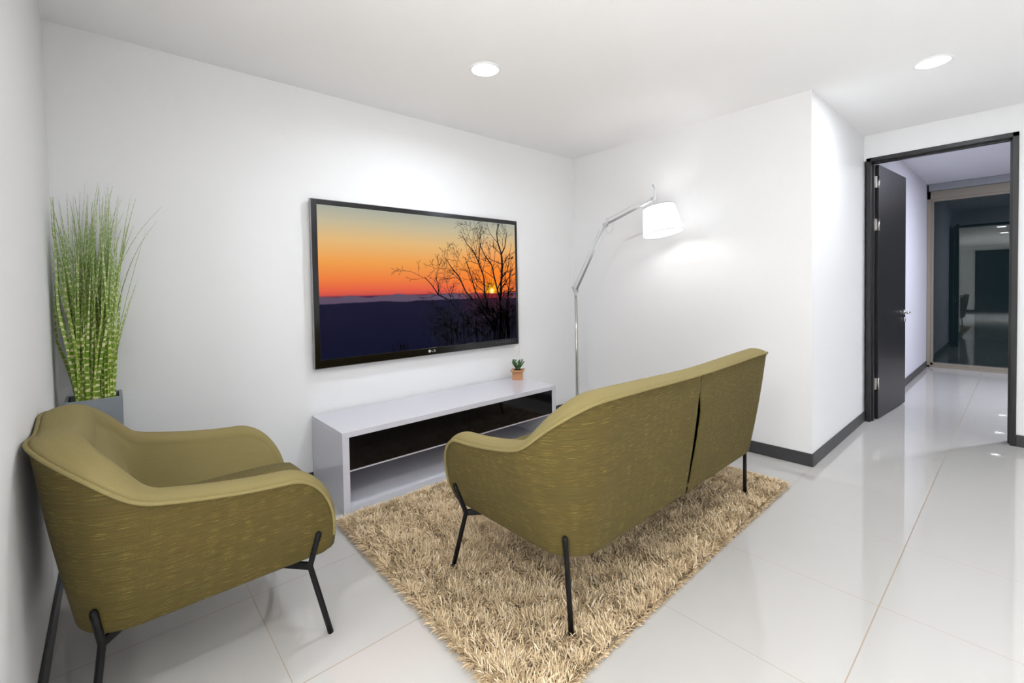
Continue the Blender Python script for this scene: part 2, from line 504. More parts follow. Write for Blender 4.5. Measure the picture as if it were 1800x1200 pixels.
def Upath(hw, q, z):
    """outer skin: q 0..1 side (front to rear), 1..2 rear corner, 2..3 to the middle of the back; returns x, y, inward dx, dy"""
    q = np.asarray(q, float); z = np.asarray(z, float) + 0 * q
    a = hw + S['ka'] * z; b = S['b0'] + S['kb'] * z; c = S['c0'] + S['kc'] * z; R = S['R0'] + S['kR'] * z
    ph = np.clip(q - 1, 0, 1) * PI / 2
    t = np.clip(q - 2, 0, 1)
    x = np.where(q < 1, a, np.where(q < 2, a - R + R * np.cos(ph), (a - R) * (1 - t)))
    y = np.where(q < 1, c + (R - b - c) * q, np.where(q < 2, R - b - R * np.sin(ph), -b))
    return x, y, -np.cos(ph), np.sin(ph)

def Ttop(q):
    q = np.asarray(q, float)
    qg = np.linspace(-.6, 3.6, 841)
    tg = pchip([0, S['qa'], S['qd'], S['qe'], S['qt'], 3.0], [S['za'] + .001, S['za'], S['zd'], S['ze'], S['zt'], S['zc']], np.clip(np.where(qg > 3, 6 - qg, qg), 0, 3))
    kg = np.exp(-.5 * (np.arange(-60, 61) * .005 / .10) ** 2); kg /= kg.sum()
    k2 = np.exp(-.5 * (np.arange(-60, 61) * .005 / .035) ** 2); k2 /= k2.sum()
    wide, tight = [np.convolve(np.pad(tg, 60, mode='edge'), k, mode='valid') for k in (kg, k2)]
    bl = np.clip((qg - 1.15) / .45, 0, 1); bl = bl * bl * (3 - 2 * bl)
    body = np.interp(q, qg, tight + (wide - tight) * bl)
    u = np.clip(q / S['rf'], 0, 1)
    return S['zv'] + (body - S['zv']) * np.sqrt(np.maximum(0, 1 - (1 - u) ** 2))

def thick(q):
    return pchip([0, .25, 1.0, 1.7, 2.2, 3], [.085, .10, .115, .13, .135, .135], np.clip(q, 0, 3))

def make_seat(name, hw, loc, rot, seam_x=None, over=None):
    keep_s = dict(S); S.update(over or {})
    try:
        return build_seat(name, hw, loc, rot, seam_x)
    finally:
        S.clear(); S.update(keep_s)

def build_seat(name, hw, loc, rot, seam_x):
    root = empty(name, loc, rot)
    zb = S['zb']
    NQ = 26
    qs = np.concatenate([S['rf'] * (1 - np.cos(np.linspace(0, PI / 2, NQ))), np.linspace(S['rf'], 1, 30)[1:], np.linspace(1, 2, 36)[1:], np.linspace(2, 3, 50)[1:]])
    def both(fn, qv):
        A = fn(qv); B = A[::-1].copy(); B[:, :, 0] *= -1
        return np.concatenate([A, B[1:]], 0)
    # ---- outer skin with a turned-in hem at the bottom
    hs = np.linspace(0, 1, 30)
    def zlow(qv):
        u = np.clip(qv / .075, 0, 1)
        return zb + .012 + .045 * (1 - np.sqrt(np.maximum(0, 1 - (1 - u) ** 2)))
    def outer(qv):
        T = Ttop(qv); rows = []; z0 = zlow(qv)
        for t_ in (-65, -25, 0, 22, 45, 67):
            rr_ = .020
            z = z0 - .012 + rr_ * (1 - math.cos(math.radians(max(t_, 0)))); x, y, ix, iy = Upath(hw, qv, z)
            d = rr_ * (1 - math.sin(math.radians(t_)))
            rows.append(np.stack([x + ix * d, y + iy * d, z], -1))
        for h in hs:
            z = z0 + .008 + (T - z0 - .008) * h
            x, y, ix, iy = Upath(hw, qv, z)
            bulge = -.006 * math.sin(PI * h)
            rows.append(np.stack([x + ix * bulge, y + iy * bulge, z], -1))
        return np.stack(rows, 1)
    P = both(outer, qs)
    seg = np.linalg.norm(np.diff(P[:, 12, :2], axis=0), axis=1)
    u = np.concatenate([[0], np.cumsum(seg)])
    uv = np.stack([np.repeat(u[:, None], P.shape[1], 1) + hw, P[:, :, 2]], -1)
    if seam_x is None:
        grid_mesh('outer_shell', P, M['tweed'], root, uv, flip=True)
    else:
        # two cloth panels that gape a little along the middle seam of the back
        xm = P[:, 15, 0]; yb = P[:, 15, 1]
        cand = np.where((yb < 0) & (np.abs(xm - seam_x) < .03))[0]
        k = cand[np.argmin(np.abs(xm[cand] - seam_x))]
        hh = np.linspace(0, 1, P.shape[1])
        gap = .023 * np.clip((.90 - hh) / .16, 0, 1) ** 1.2 * np.clip(.30 + hh * .95, 0, 1)
        A, B = P[:k + 1].copy(), P[k:].copy()
        A[-1, :, 0] += gap * .5 ; B[0, :, 0] -= gap * .5
        A[-1, :, 1] -= gap * .35; B[0, :, 1] += gap * .55
        Af = A[-1:].copy(); Af[:, :, 1] += .006; Bf = B[:1].copy(); Bf[:, :, 1] += .010; Bf[:, :, 0] -= .001
        A = np.concatenate([A, Af]); B = np.concatenate([Bf, B])
        uA = np.concatenate([uv[:k + 1], uv[k:k + 1]]); uB = np.concatenate([uv[k:k + 1], uv[k:]])
        grid_mesh('outer_shell', A, M['tweed'], root, uA, flip=True)
        grid_mesh('outer_shell', B, M['tweed'], root, uB, flip=True)
        L = P[k - 1:k + 2, 5:-2].copy(); L[:, :, 1] += .040  # sheet set behind the gap, its black standing for the shade inside
        L[0, :, 0] += .05; L[2, :, 0] -= .05
        o = grid_mesh('seam_shade_sheet', L, M['slit'], root, flip=True); o['label'] = 'black sheet for the shade seen through the gaping back seam'
    # ---- rim: rolled band from piping line over to the inner face
    NV = 12
    nb = 11
    tz = np.linspace(zb + .075, S['zv'], nb)[:-1]
    qb = np.concatenate([np.zeros(nb - 1), qs])
    zt = np.concatenate([tz, Ttop(qs)])
    x, y, ix, iy = Upath(hw, qb, zt)
    B1 = np.stack([x, y, zt], -1); D1 = np.stack([ix, iy, 0 * ix], -1); th1 = thick(qb)
    B2 = B1[::-1].copy(); B2[:, 0] *= -1; D2 = D1[::-1].copy(); D2[:, 0] *= -1
    Bc = np.concatenate([B1, B2[1:]]); Dc = np.concatenate([D1, D2[1:]]); thc = np.concatenate([th1, th1[::-1][1:]])
    tan = np.gradient(Bc, axis=0); tan /= np.linalg.norm(tan, axis=1)[:, None] + 1e-12
    for _ in range(2):
        tan[1:-1] = (tan[:-2] + 2 * tan[1:-1] + tan[2:]) / 4
    Nn = np.cross(tan, Dc); Nn /= np.linalg.norm(Nn, axis=1)[:, None] + 1e-12
    mid = len(Bc) // 2
    if Nn[mid, 2] < 0: Nn = -Nn
    hb = np.interp(np.arange(len(Bc)), [0, nb, nb + NQ, mid, len(Bc) - nb - NQ, len(Bc) - nb, len(Bc) - 1], [.018, .020, .027, .012, .027, .020, .018])
    a = np.linspace(0, PI, NV + 8)
    qq = np.concatenate([qb, qb[::-1][1:]])
    dr = .012 + .050 * np.clip((qq - 1.0) / .7, 0, 1)
    hb = hb + .004 * np.clip((qq - 1.0) / .7, 0, 1)
    rows = []
    for t in a:
        d = thc * (1 - np.cos(t)) / 2
        bu = hb * math.sin(t) if t < PI / 2 else (hb + dr) * math.sin(t) - dr
        rows.append(Bc + Dc * d[:, None] + Nn * bu[:, None])
    # inner face below the rim
    zin = .33
    last = rows[-1]
    def inner_row(h):
        z = last[:, 2] + (zin - last[:, 2]) * h
        z = np.minimum(z, last[:, 2])
        # follow the flare of the outer skin, thicker towards the seat
        qv = np.concatenate([qb, qb[::-1][1:]]); sg = np.concatenate([np.ones(len(qb)), -np.ones(len(qb) - 1)])
        xx, yy, jx, jy = Upath(hw, qv, z)
        back = np.clip((qv - 1.2) / .6, 0, 1)
        d = thc + (.012 + .03 * back) * math.sin(h * PI / 2) + .028 * back * math.sin(min(1, h * 1.1) * PI)
        return np.stack([(xx + jx * d) * sg, yy + jy * d, z], -1)
    IR = [inner_row(h) for h in np.linspace(.06, 1, 14)]
    PB = np.stack(rows + IR, 1)
    ub = np.concatenate([[0], np.cumsum(np.linalg.norm(np.diff(Bc, axis=0), axis=1))])
    vb = np.concatenate([[0], np.cumsum(np.linalg.norm(np.diff(PB[mid], axis=0), axis=1))])
    uvb = np.stack([np.repeat(ub[:, None], PB.shape[1], 1), np.repeat(vb[None], PB.shape[0], 0)], -1)
    o = grid_mesh('inner_upholstery', PB, M['felt'], root, uvb, flip=True)
    o['label'] = 'lighter olive padded inner lining and rolled rim'
    # ---- piping cord
    mb = MB()
    pp = Bc - Dc * .004 + Nn * .003
    mb.tube([tuple(p) for p in pp], .0058, 8)
    pip = mb.done('piping', M['felt'], root)
    # flat uv so the cloth shader has coordinates
    uvl = pip.data.uv_layers.new(name='UVMap')
    co = [v.co for v in pip.data.vertices]
    for lp in pip.data.loops:
        c = co[lp.vertex_index]; uvl.data[lp.index].uv = (c.x + c.y, c.z)
    # ---- stitched seam where side meets back
    for sg in (1, -1):
        zz = np.linspace(zb + .012, float(Ttop(np.array([1.04]))[0]) - .004, 24)
        x, y, ix, iy = Upath(hw, np.full(24, 1.04) - (zz - zz[0]) * .0, zz)
        bul = -.006 * np.sin(PI * (zz - zb - .012) / (zz[-1] - zb))
        mb = MB(); mb.tube([(float(sg * (x[i] + ix[i] * (bul[i] + .0012))), float(y[i] + iy[i] * (bul[i] + .0012)), float(zz[i])) for i in range(24)], .0019, 6)
        st = mb.done('stitched_seam', M['tweed'], root)
        uvl = st.data.uv_layers.new(name='UVMap')
        co = [v.co for v in st.data.vertices]
        for lp in st.data.loops:
            c = co[lp.vertex_index]; uvl.data[lp.index].uv = (c.x + c.y, c.z)
    # ---- seat: base box with front apron and thick cushion
    a0 = hw + S['ka'] * .33
    def rbox(nm, lo, hi, mat, bev, seg, crown=0.0, cut=8, taper=0.0):
        bm = bmesh.new()
        bmesh.ops.create_cube(bm, size=1)
        for v in bm.verts:
            v.co = Vector(((lo[i] + hi[i]) / 2 + v.co[i] * (hi[i] - lo[i]) for i in range(3)))
        if cut:
            bmesh.ops.subdivide_edges(bm, edges=bm.edges[:], cuts=cut, use_grid_fill=True)
        cx, cy, cz = [(lo[i] + hi[i]) / 2 for i in range(3)]
        hx, hy, hz = [(hi[i] - lo[i]) / 2 for i in range(3)]
        r = bev
        for v in bm.verts:
            px, py, pz = v.co.x - cx, v.co.y - cy, v.co.z - cz
            qx = max(-hx + r, min(hx - r, px)); qy = max(-hy + r, min(hy - r, py)); qz = max(-hz + min(r, hz), min(hz - min(r, hz), pz))
            dv = Vector((px - qx, py - qy, pz - qz))
            if dv.length > 1e-6:
                rr = Vector((r, r, min(r, hz)))
                dn = dv.normalized()
                v.co = Vector((cx + qx + dn.x * rr.x, cy + qy + dn.y * rr.y, cz + qz + dn.z * rr.z))
            if v.co.z > cz:
                v.co.z += crown * max(0, 1 - (px / hx) ** 2) * max(0, 1 - (py / hy) ** 4)
            v.co.x *= 1 + taper * (v.co.z - lo[2])
        for f in bm.faces: f.smooth = True
        bmesh.ops.recalc_face_normals(bm, faces=bm.faces[:])
        uvl = bm.loops.layers.uv.new('UVMap')
        for f in bm.faces:
            n = f.normal
            for lp in f.loops:
                c = lp.vert.co
                lp[uvl].uv = (c.x, c.y) if abs(n.z) > .6 else ((c.x, c.z) if abs(n.y) > abs(n.x) else (c.y, c.z))
        me = bpy.data.meshes.new(nm); bm.to_mesh(me); bm.free()
        return link(nm, me, mat, root)
    qo = np.concatenate([np.linspace(.12, 1, 10), np.linspace(1, 2, 14)[1:], np.linspace(2, 3, 10)[1:]])
    levels = [(zb + .001, .062), (zb + .005, .050), (zb + .014, .046), (zb + .05, .045), (.36, .045), (.375, .06)]
    rings = []
    for z, ins in levels:
        x, y, ix, iy = Upath(hw, qo, np.full(len(qo), z))
        px, py = x + ix * ins, y + iy * ins
        ro_, xf, yf = .035, float(px[0]) + .032, .372 - (ins - .045)
        fa = np.linspace(0, PI / 2, 7)
        fx_ = np.concatenate([[0, xf * .5], xf - ro_ + ro_ * np.sin(fa)]); fy_ = np.concatenate([[yf, yf], yf - ro_ + ro_ * np.cos(fa)])
        hx_ = np.concatenate([fx_, px[1:]]); hy_ = np.concatenate([fy_, py[1:]])
        rx = np.concatenate([hx_, -hx_[::-1][1:-1]]); ry = np.concatenate([hy_, hy_[::-1][1:-1]])
        rings.append(np.stack([rx, ry, np.full(len(rx), z)], -1))
    bm = bmesh.new()
    rv = [[bm.verts.new(p) for p in r_] for r_ in rings]
    for ra, rb_ in zip(rv[:-1], rv[1:]):
        for k in range(len(ra)):
            f = bm.faces.new((ra[k], ra[(k + 1) % len(ra)], rb_[(k + 1) % len(ra)], rb_[k])); f.smooth = True
    bm.faces.new(rv[0][::-1]); bm.faces.new(rv[-1])
    bmesh.ops.recalc_face_normals(bm, faces=bm.faces[:])
    uvl = bm.loops.layers.uv.new('UVMap')
    for f in bm.faces:
        for lp in f.loops:
            c = lp.vert.co; lp[uvl].uv = (c.x + c.y, c.z) if abs(f.normal.z) < .7 else (c.x, c.y)
    me = bpy.data.meshes.new('seat_base'); bm.to_mesh(me); bm.free(); link('seat_base', me, M['tweed'], root)
    if seam_x is None:
        rbox('seat_cushion', (-a0 + .075, -.20, .36), (a0 - .075, .385, .475), M['seat'], .055, 5, crown=.045, cut=16, taper=.08)
    else:
        for sx in (-1, 1):
            lo, hi = (-a0 + .075, -.003) if sx < 0 else (.003, a0 - .075)
            rbox('seat_cushion', (lo, -.20, .36), (hi, .385, .475), M['seat'], .055, 5, crown=.022, cut=16)
    # ---- black bent-bar legs with diagonal struts under the seat
    ab = hw + S['ka'] * zb
    def skin(q, z, off):
        x, y, ix, iy = Upath(hw, np.array([q]), np.array([z]))
        return float(x[0] - ix[0] * off), float(y[0] - iy[0] * off), z
    r = .0102
    for sx in (1, -1):
        for front in (True, False):
            if front:
                top = skin(.105, .385, .012); knee = (ab - .002, .268, .256); foot = (ab + .035, .323, 0.0)
            else:
                top = skin(1.44, .370, .012); knee = skin(1.41, .262, .006); foot = (ab - .022, -.328, 0.0) if seam_x is None else (ab - .042, -.303, 0.0)
            path = [top]
            for t in (.25, .5, .75): path.append(tuple(top[i] + (knee[i] - top[i]) * t for i in range(3)))
            path += [knee]
            for t in (.33, .66, 1): path.append(tuple(knee[i] + (foot[i] - knee[i]) * t for i in range(3)))
            path = [(sx * p[0], p[1], p[2]) for p in path]
            mb = MB(); mb.tube(path, r, 12)
            mb.sphere(path[0], r, n=12)
            # strut blade running in under the seat at 45 degrees
            k = Vector(path[4]); dirv = Vector((-sx, -1 if front else 1, 0)).normalized()
            side = Vector((0, 0, 1)).cross(dirv) * .005
            e = k + dirv * .24
            for p0, p1, z0, z1, z2, z3 in [(k, e, -.012, .014, -.004, .020)]:
                vs = [mb.bm.verts.new(p) for p in (p0 + side + Vector((0, 0, z0)), p0 - side + Vector((0, 0, z0)), p0 - side + Vector((0, 0, z1)), p0 + side + Vector((0, 0, z1)),
                                                   p1 + side + Vector((0, 0, z2 + .006)), p1 - side + Vector((0, 0, z2 + .006)), p1 - side + Vector((0, 0, z3)), p1 + side + Vector((0, 0, z3)))]
                for f in ((0, 1, 2, 3), (7, 6, 5, 4), (0, 4, 5, 1), (1, 5, 6, 2), (2, 6, 7, 3), (3, 7, 4, 0)):
                    mb.bm.faces.new([vs[i] for i in f])
            lg = mb.done('leg', M['leg'], root)
    return root

arm = make_seat('armchair', .2318, (-3.3240, -1.0303, 0), -1.5616, over={'zt': .852, 'zc': .832})
tag(arm, 'olive green upholstered armchair on thin black legs against the left wall', 'armchair')
sofa = make_seat('sofa', .7513, (-1.5820, -1.6861, .012), .0126, seam_x=-.03)
tag(sofa, 'olive green two seat sofa seen from behind on the shaggy rug', 'sofa')

# ------------------------------------------------------------------ shag rug
RC = [np.array(p) for p in ((-2.675, -.595), (-.47, -.585), (-.465, -2.105), (-2.715, -2.135))]
def rug_pt(u, v):
    return (RC[0] * ((1 - u) * (1 - v))[:, None] + RC[1] * (u * (1 - v))[:, None] + RC[2] * (u * v)[:, None] + RC[3] * ((1 - u) * v)[:, None])
bm = bmesh.new()
lo = [bm.verts.new((*p, 0.0005)) for p in RC]; hi = [bm.verts.new((*p, .009)) for p in RC]
bm.faces.new(lo[::-1]); bm.faces.new(hi)
for i in range(4):
    bm.faces.new((lo[i], lo[(i + 1) % 4], hi[(i + 1) % 4], hi[i]))
bmesh.ops.recalc_face_normals(bm, faces=bm.faces[:])
me = bpy.data.meshes.new('shag_rug'); bm.to_mesh(me); bm.free()
rug = link('shag_rug', me, M['rugback'])
tag(rug, 'beige long pile shaggy rug lying under the sofa', 'rug')

def shag():
    n = 120000
    u = rng.random(n); v = rng.random(n)
    # denser fringe along the edges
    ne = 7000
    ue = rng.random(ne); ve = rng.random(ne)
    side = rng.integers(0, 4, ne); eps = rng.random(ne) * .006
    ue = np.where(side == 0, eps, np.where(side == 1, 1 - eps, ue)); ve = np.where(side == 2, eps, np.where(side == 3, 1 - eps, ve))
    u = np.concatenate([u, ue]); v = np.concatenate([v, ve]); n = len(u)
    p = rug_pt(u, v)
    # locally combed direction field
    fx = np.zeros(n); fy = np.zeros(n)
    for k in range(14):
        kx, ky = rng.normal(0, 45, 2); ph = rng.random(2) * 6.28
        fx += np.sin(p[:, 0] * kx + p[:, 1] * ky + ph[0]); fy += np.sin(p[:, 0] * kx + p[:, 1] * ky + ph[1])
    ang = np.arctan2(fy, fx) + rng.normal(0, 1.1, n)
    lean = np.clip(.76 + .20 * rng.normal(size=n), .15, .985)
    ln = rng.uniform(.028, .050, n)
    # push strands near the border outwards
    du = np.minimum(u, 1 - u) * 2.2; dv = np.minimum(v, 1 - v) * 1.53
    nearu = du < np.minimum(dv, .009); nearv = dv < np.minimum(du, .009)
    ang = np.where(nearu, np.where(u < .5, PI, 0) + rng.normal(0, .5, n), ang)
    ang = np.where(nearv, np.where(v < .5, PI / 2, -PI / 2) + rng.normal(0, .5, n), ang)
    edge = np.minimum(du, dv)
    ln = np.where((edge < .02) & nearv, ln * .6, ln)
    dx, dy = np.cos(ang), np.sin(ang)
    hor = ln * lean; ver = ln * np.sqrt(1 - lean ** 2)
    drop = np.where(edge < .012, .35, 0)
    w = rng.uniform(.0011, .0021, n)
    sx, sy = -dy * w, dx * w
    tw = rng.normal(0, .5, n)
    V = np.zeros((n, 7, 3))
    for j, (t, ww) in enumerate(((0, .9), (.4, 1.0), (.75, .8))):
        h = hor * (t ** 1.5); zz = .007 + ver * (1 - (1 - t) ** 1.35) * (1 - drop * t)
        cx = p[:, 0] + dx * h; cy = p[:, 1] + dy * h
        for s, q in ((-1, 0), (1, 1)):
            V[:, j * 2 + q, 0] = cx + s * sx * ww; V[:, j * 2 + q, 1] = cy + s * sy * ww; V[:, j * 2 + q, 2] = zz + s * w * tw * ww
    V[:, 6, 0] = p[:, 0] + dx * hor; V[:, 6, 1] = p[:, 1] + dy * hor; V[:, 6, 2] = .007 + ver * .97 * (1 - drop)
    V[:, :, 2] = np.maximum(V[:, :, 2], .002)
    # keep clear of the sofa feet and the console
    keep = (V[:, :, 1].max(1) < -.545)
    s, c = math.sin(.0126), math.cos(.0126)
    ab = .7513 + .289 * .2804
    for fx_, fy_ in ((ab + .035, .323), (-ab - .035, .323), (ab - .042, -.303), (-ab + .042, -.303)):
        wx, wy = -1.582 + fx_ * c - fy_ * s, -1.6861 + fx_ * s + fy_ * c
        d = np.hypot(V[:, :, 0] - wx, V[:, :, 1] - wy).min(1)
        keep &= d > .017
    V = V[keep]; n = len(V)
    tint = np.clip(.5 + .22 * rng.normal(size=n), 0, 1)
    me = bpy.data.meshes.new('pile')
    me.vertices.add(n * 7); me.vertices.foreach_set('co', V.reshape(-1).astype(np.float32))
    base = (np.arange(n) * 7)[:, None]
    quads = np.stack([base + [0, 1, 3, 2], base + [2, 3, 5, 4]], 1).reshape(n, 8)
    tri = base + [4, 5, 6]
    loops = np.concatenate([quads, tri], 1).reshape(-1)
    me.loops.add(n * 11); me.loops.foreach_set('vertex_index', loops.astype(np.int32))
    me.polygons.add(n * 3)
    st = ((np.arange(n) * 11)[:, None] + [0, 4, 8]).reshape(-1)
    me.polygons.foreach_set('loop_start', st.astype(np.int32))
    me.update(calc_edges=True)
    at = me.attributes.new('tint', 'FLOAT', 'POINT'); at.data.foreach_set('value', np.repeat(tint, 7).astype(np.float32))
    o = link('pile', me, M['shag'], rug)
    o['kind'] = 'stuff'
shag()

# ------------------------------------------------------------------ media console
KX0, KX1, KY, KH = -2.6193, -.8608, -.5281, .4615
kc = empty('media_console', ((KX0 + KX1) / 2, (KY - .02) / 2, 0))
tag(kc, 'low white gloss media console with black drawers under the television', 'tv stand')
ox, oy = kc.location.x, kc.location.y
def kbox(name, lo, hi, mat, bev=.0015, parent=None):
    return MB().box((lo[0] - ox, lo[1] - oy, lo[2]), (hi[0] - ox, hi[1] - oy, hi[2]), bev).done(name, mat, parent or kc)
KYB = -.018
kbox('top_panel', (KX0, KY, KH - .034), (KX1, KYB, KH), M['gloss_white'])
kbox('side_panel', (KX0, KY, .0), (KX0 + .040, KYB, KH - .0343), M['gloss_white'])
kbox('side_panel', (KX1 - .040, KY, .0), (KX1, KYB, KH - .0343), M['gloss_white'])
kbox('bottom_panel', (KX0 + .0402, KY, 0), (KX1 - .0402, KYB, .034), M['gloss_white'])
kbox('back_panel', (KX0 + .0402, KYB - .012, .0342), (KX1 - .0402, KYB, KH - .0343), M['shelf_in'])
kbox('divider_panel', (KX0 + .0402, KY + .012, .225), (KX1 - .0402, KYB - .0122, .237), M['gloss_white'])
xm = -1.7365
for a, b in ((KX0 + .0415, xm - .001), (xm + .001, KX1 - .0415)):
    d = kbox('drawer', (a, KY + .006, .2372), (b, KY + .024, KH - .036), M['gloss_black'], .001)
    d['label'] = 'black gloss drawer front'

# ------------------------------------------------------------------ television
TX0, TX1, TZ0, TZ1, TY = -2.5989, -.8280, .7621, 1.8578, -.05
tv = empty('flat_screen_tv', ((TX0 + TX1) / 2, TY, (TZ0 + TZ1) / 2))
tag(tv, 'large flat screen television on the wall showing an orange sunset', 'television')
tx, tz = tv.location.x, tv.location.z
SX0, SX1, SZ0, SZ1 = TX0 + .037, TX1 - .022, TZ0 + .054, TZ1 - .032
mb = MB()
def tb(lo, hi, bev=.002): mb.box((lo[0] - tx, lo[1] - TY, lo[2] - tz), (hi[0] - tx, hi[1] - TY, hi[2] - tz), bev)
tb((TX0, TY, TZ0), (SX0, TY + .03, TZ1)); tb((SX1, TY, TZ0), (TX1, TY + .03, TZ1))
tb((SX0, TY, SZ1), (SX1, TY + .03, TZ1)); tb((SX0, TY, TZ0), (SX1, TY + .03, SZ0))
mb.done('bezel', M['bezel'], tv)
mb = MB()
tb((TX0 + .006, TY + .03, TZ0 + .006), (TX1 - .006, TY + .042, TZ1 - .006)); tb((TX0 + .3, TY + .042, TZ0 + .25), (TX1 - .3, -.0005, TZ1 - .25))
mb.done('back_cover', M['bezel'], tv)
mb = MB()
e = .0025
for lo, hi in (((TX0 - e, TY + .001, TZ0), (TX0, TY + .03, TZ1)), ((TX1, TY + .001, TZ0), (TX1 + e, TY + .03, TZ1)), ((TX0 - e, TY + .001, TZ1), (TX1 + e, TY + .03, TZ1 + e)), ((TX0 - e, TY + .001, TZ0 - e), (TX1 + e, TY + .03, TZ0))):
    tb(lo, hi, 0)
o = mb.done('edge_trim', M['tv_edge'], tv); o['label'] = 'thin silver edge trim'

def screen_mat():
    m, nt, b = new_mat('sunset_screen')
    N, L = nt.nodes, nt.links
    uv = N.new('ShaderNodeUVMap'); uv.uv_map = 'UVMap'
    sp = N.new('ShaderNodeSeparateXYZ'); L.new(uv.outputs['UV'], sp.inputs[0])
    U_, V_ = sp.outputs[0], sp.outputs[1]
    r = N.new('ShaderNodeValToRGB'); e = r.color_ramp.elements
    stops = [(0, srgb(10, 14, 44)), (.18, srgb(13, 18, 52)), (.40, srgb(26, 24, 58)), (.415, srgb(205, 80, 72)), (.45, srgb(228, 98, 66)), (.52, srgb(236, 126, 62)), (.64, srgb(238, 160, 78)), (.78, srgb(226, 184, 122)), (.90, srgb(196, 184, 152)), (1, srgb(168, 172, 160))]
    e[0].position, e[0].color = stops[0]; e[1].position, e[1].color = stops[-1]
    for p_, c_ in stops[1:-1]:
        x = e.new(p_); x.color = c_
    L.new(V_, r.inputs['Fac'])
    col = r.outputs['Color']
    # two ridges of hills
    def ridge(base, amp, sc, off):
        n = N.new('ShaderNodeTexNoise'); n.noise_dimensions = '1D'; n.inputs['Scale'].default_value = sc; n.inputs['Detail'].default_value = 4
        L.new(math_node(nt, 'ADD', U_, off), n.inputs['W'])
        h = math_node(nt, 'ADD', base, math_node(nt, 'MULTIPLY', math_node(nt, 'SUBTRACT', n.outputs['Fac'], .5), amp))
        mr = N.new('ShaderNodeMapRange'); mr.inputs['From Min'].default_value = -.004; mr.inputs['From Max'].default_value = .004
        L.new(math_node(nt, 'SUBTRACT', h, V_), mr.inputs['Value'])
        return mr.outputs['Result'], h
    # sun glow
    du = math_node(nt, 'MULTIPLY', math_node(nt, 'SUBTRACT', U_, .841), 1.69); dv = math_node(nt, 'SUBTRACT', V_, .422)
    d = math_node(nt, 'SQRT', math_node(nt, 'ADD', math_node(nt, 'MULTIPLY', du, du), math_node(nt, 'MULTIPLY', dv, dv)))
    def fall(lo, hi):
        mr = N.new('ShaderNodeMapRange'); mr.inputs['From Min'].default_value = hi; mr.inputs['From Max'].default_value = lo
        mr.interpolation_type = 'SMOOTHSTEP'
        L.new(d, mr.inputs['Value']); return mr.outputs['Result']
    sky = mix_col(nt, math_node(nt, 'MULTIPLY', fall(.02, .52), .85), col, srgb(255, 128, 8))
    sky = mix_col(nt, fall(.015, .11), sky, srgb(255, 176, 10))
    f1, h1 = ridge(.405, .045, 8, 3.1)
    far = mix_col(nt, math_node(nt, 'MULTIPLY', fall(.02, .40), .9), srgb(92, 76, 98), srgb(150, 20, 20))
    c1 = mix_col(nt, f1, sky, far)
    f2, h2 = ridge(.362, .03, 5, 8.7)
    near = N.new('ShaderNodeValToRGB'); e = near.color_ramp.elements
    e[0].position = 0; e[0].color = srgb(8, 12, 38); e[1].position = .40; e[1].color = srgb(20, 17, 44)
    L.new(V_, near.inputs['Fac'])
    nr = mix_col(nt, math_node(nt, 'MULTIPLY', fall(.02, .40), .6), near.outputs['Color'], srgb(74, 10, 30))
    c2 = mix_col(nt, f2, c1, nr)
    c3 = mix_col(nt, fall(.014, .028), c2, srgb(255, 246, 150))
    b.inputs['Base Color'].default_value = (.004, .004, .004, 1)
    b.inputs['Roughness'].default_value = .25
    b.inputs['Specular IOR Level'].default_value = .05
    L.new(c3, b.inputs['Emission Color'])
    b.inputs['Emission Strength'].default_value = 2 ** (-EXPOSURE)
    return m
M['screen'] = screen_mat()
M['twig'] = plain('screen_tree_black', (.003, .002, .004), .3, spec=.2)

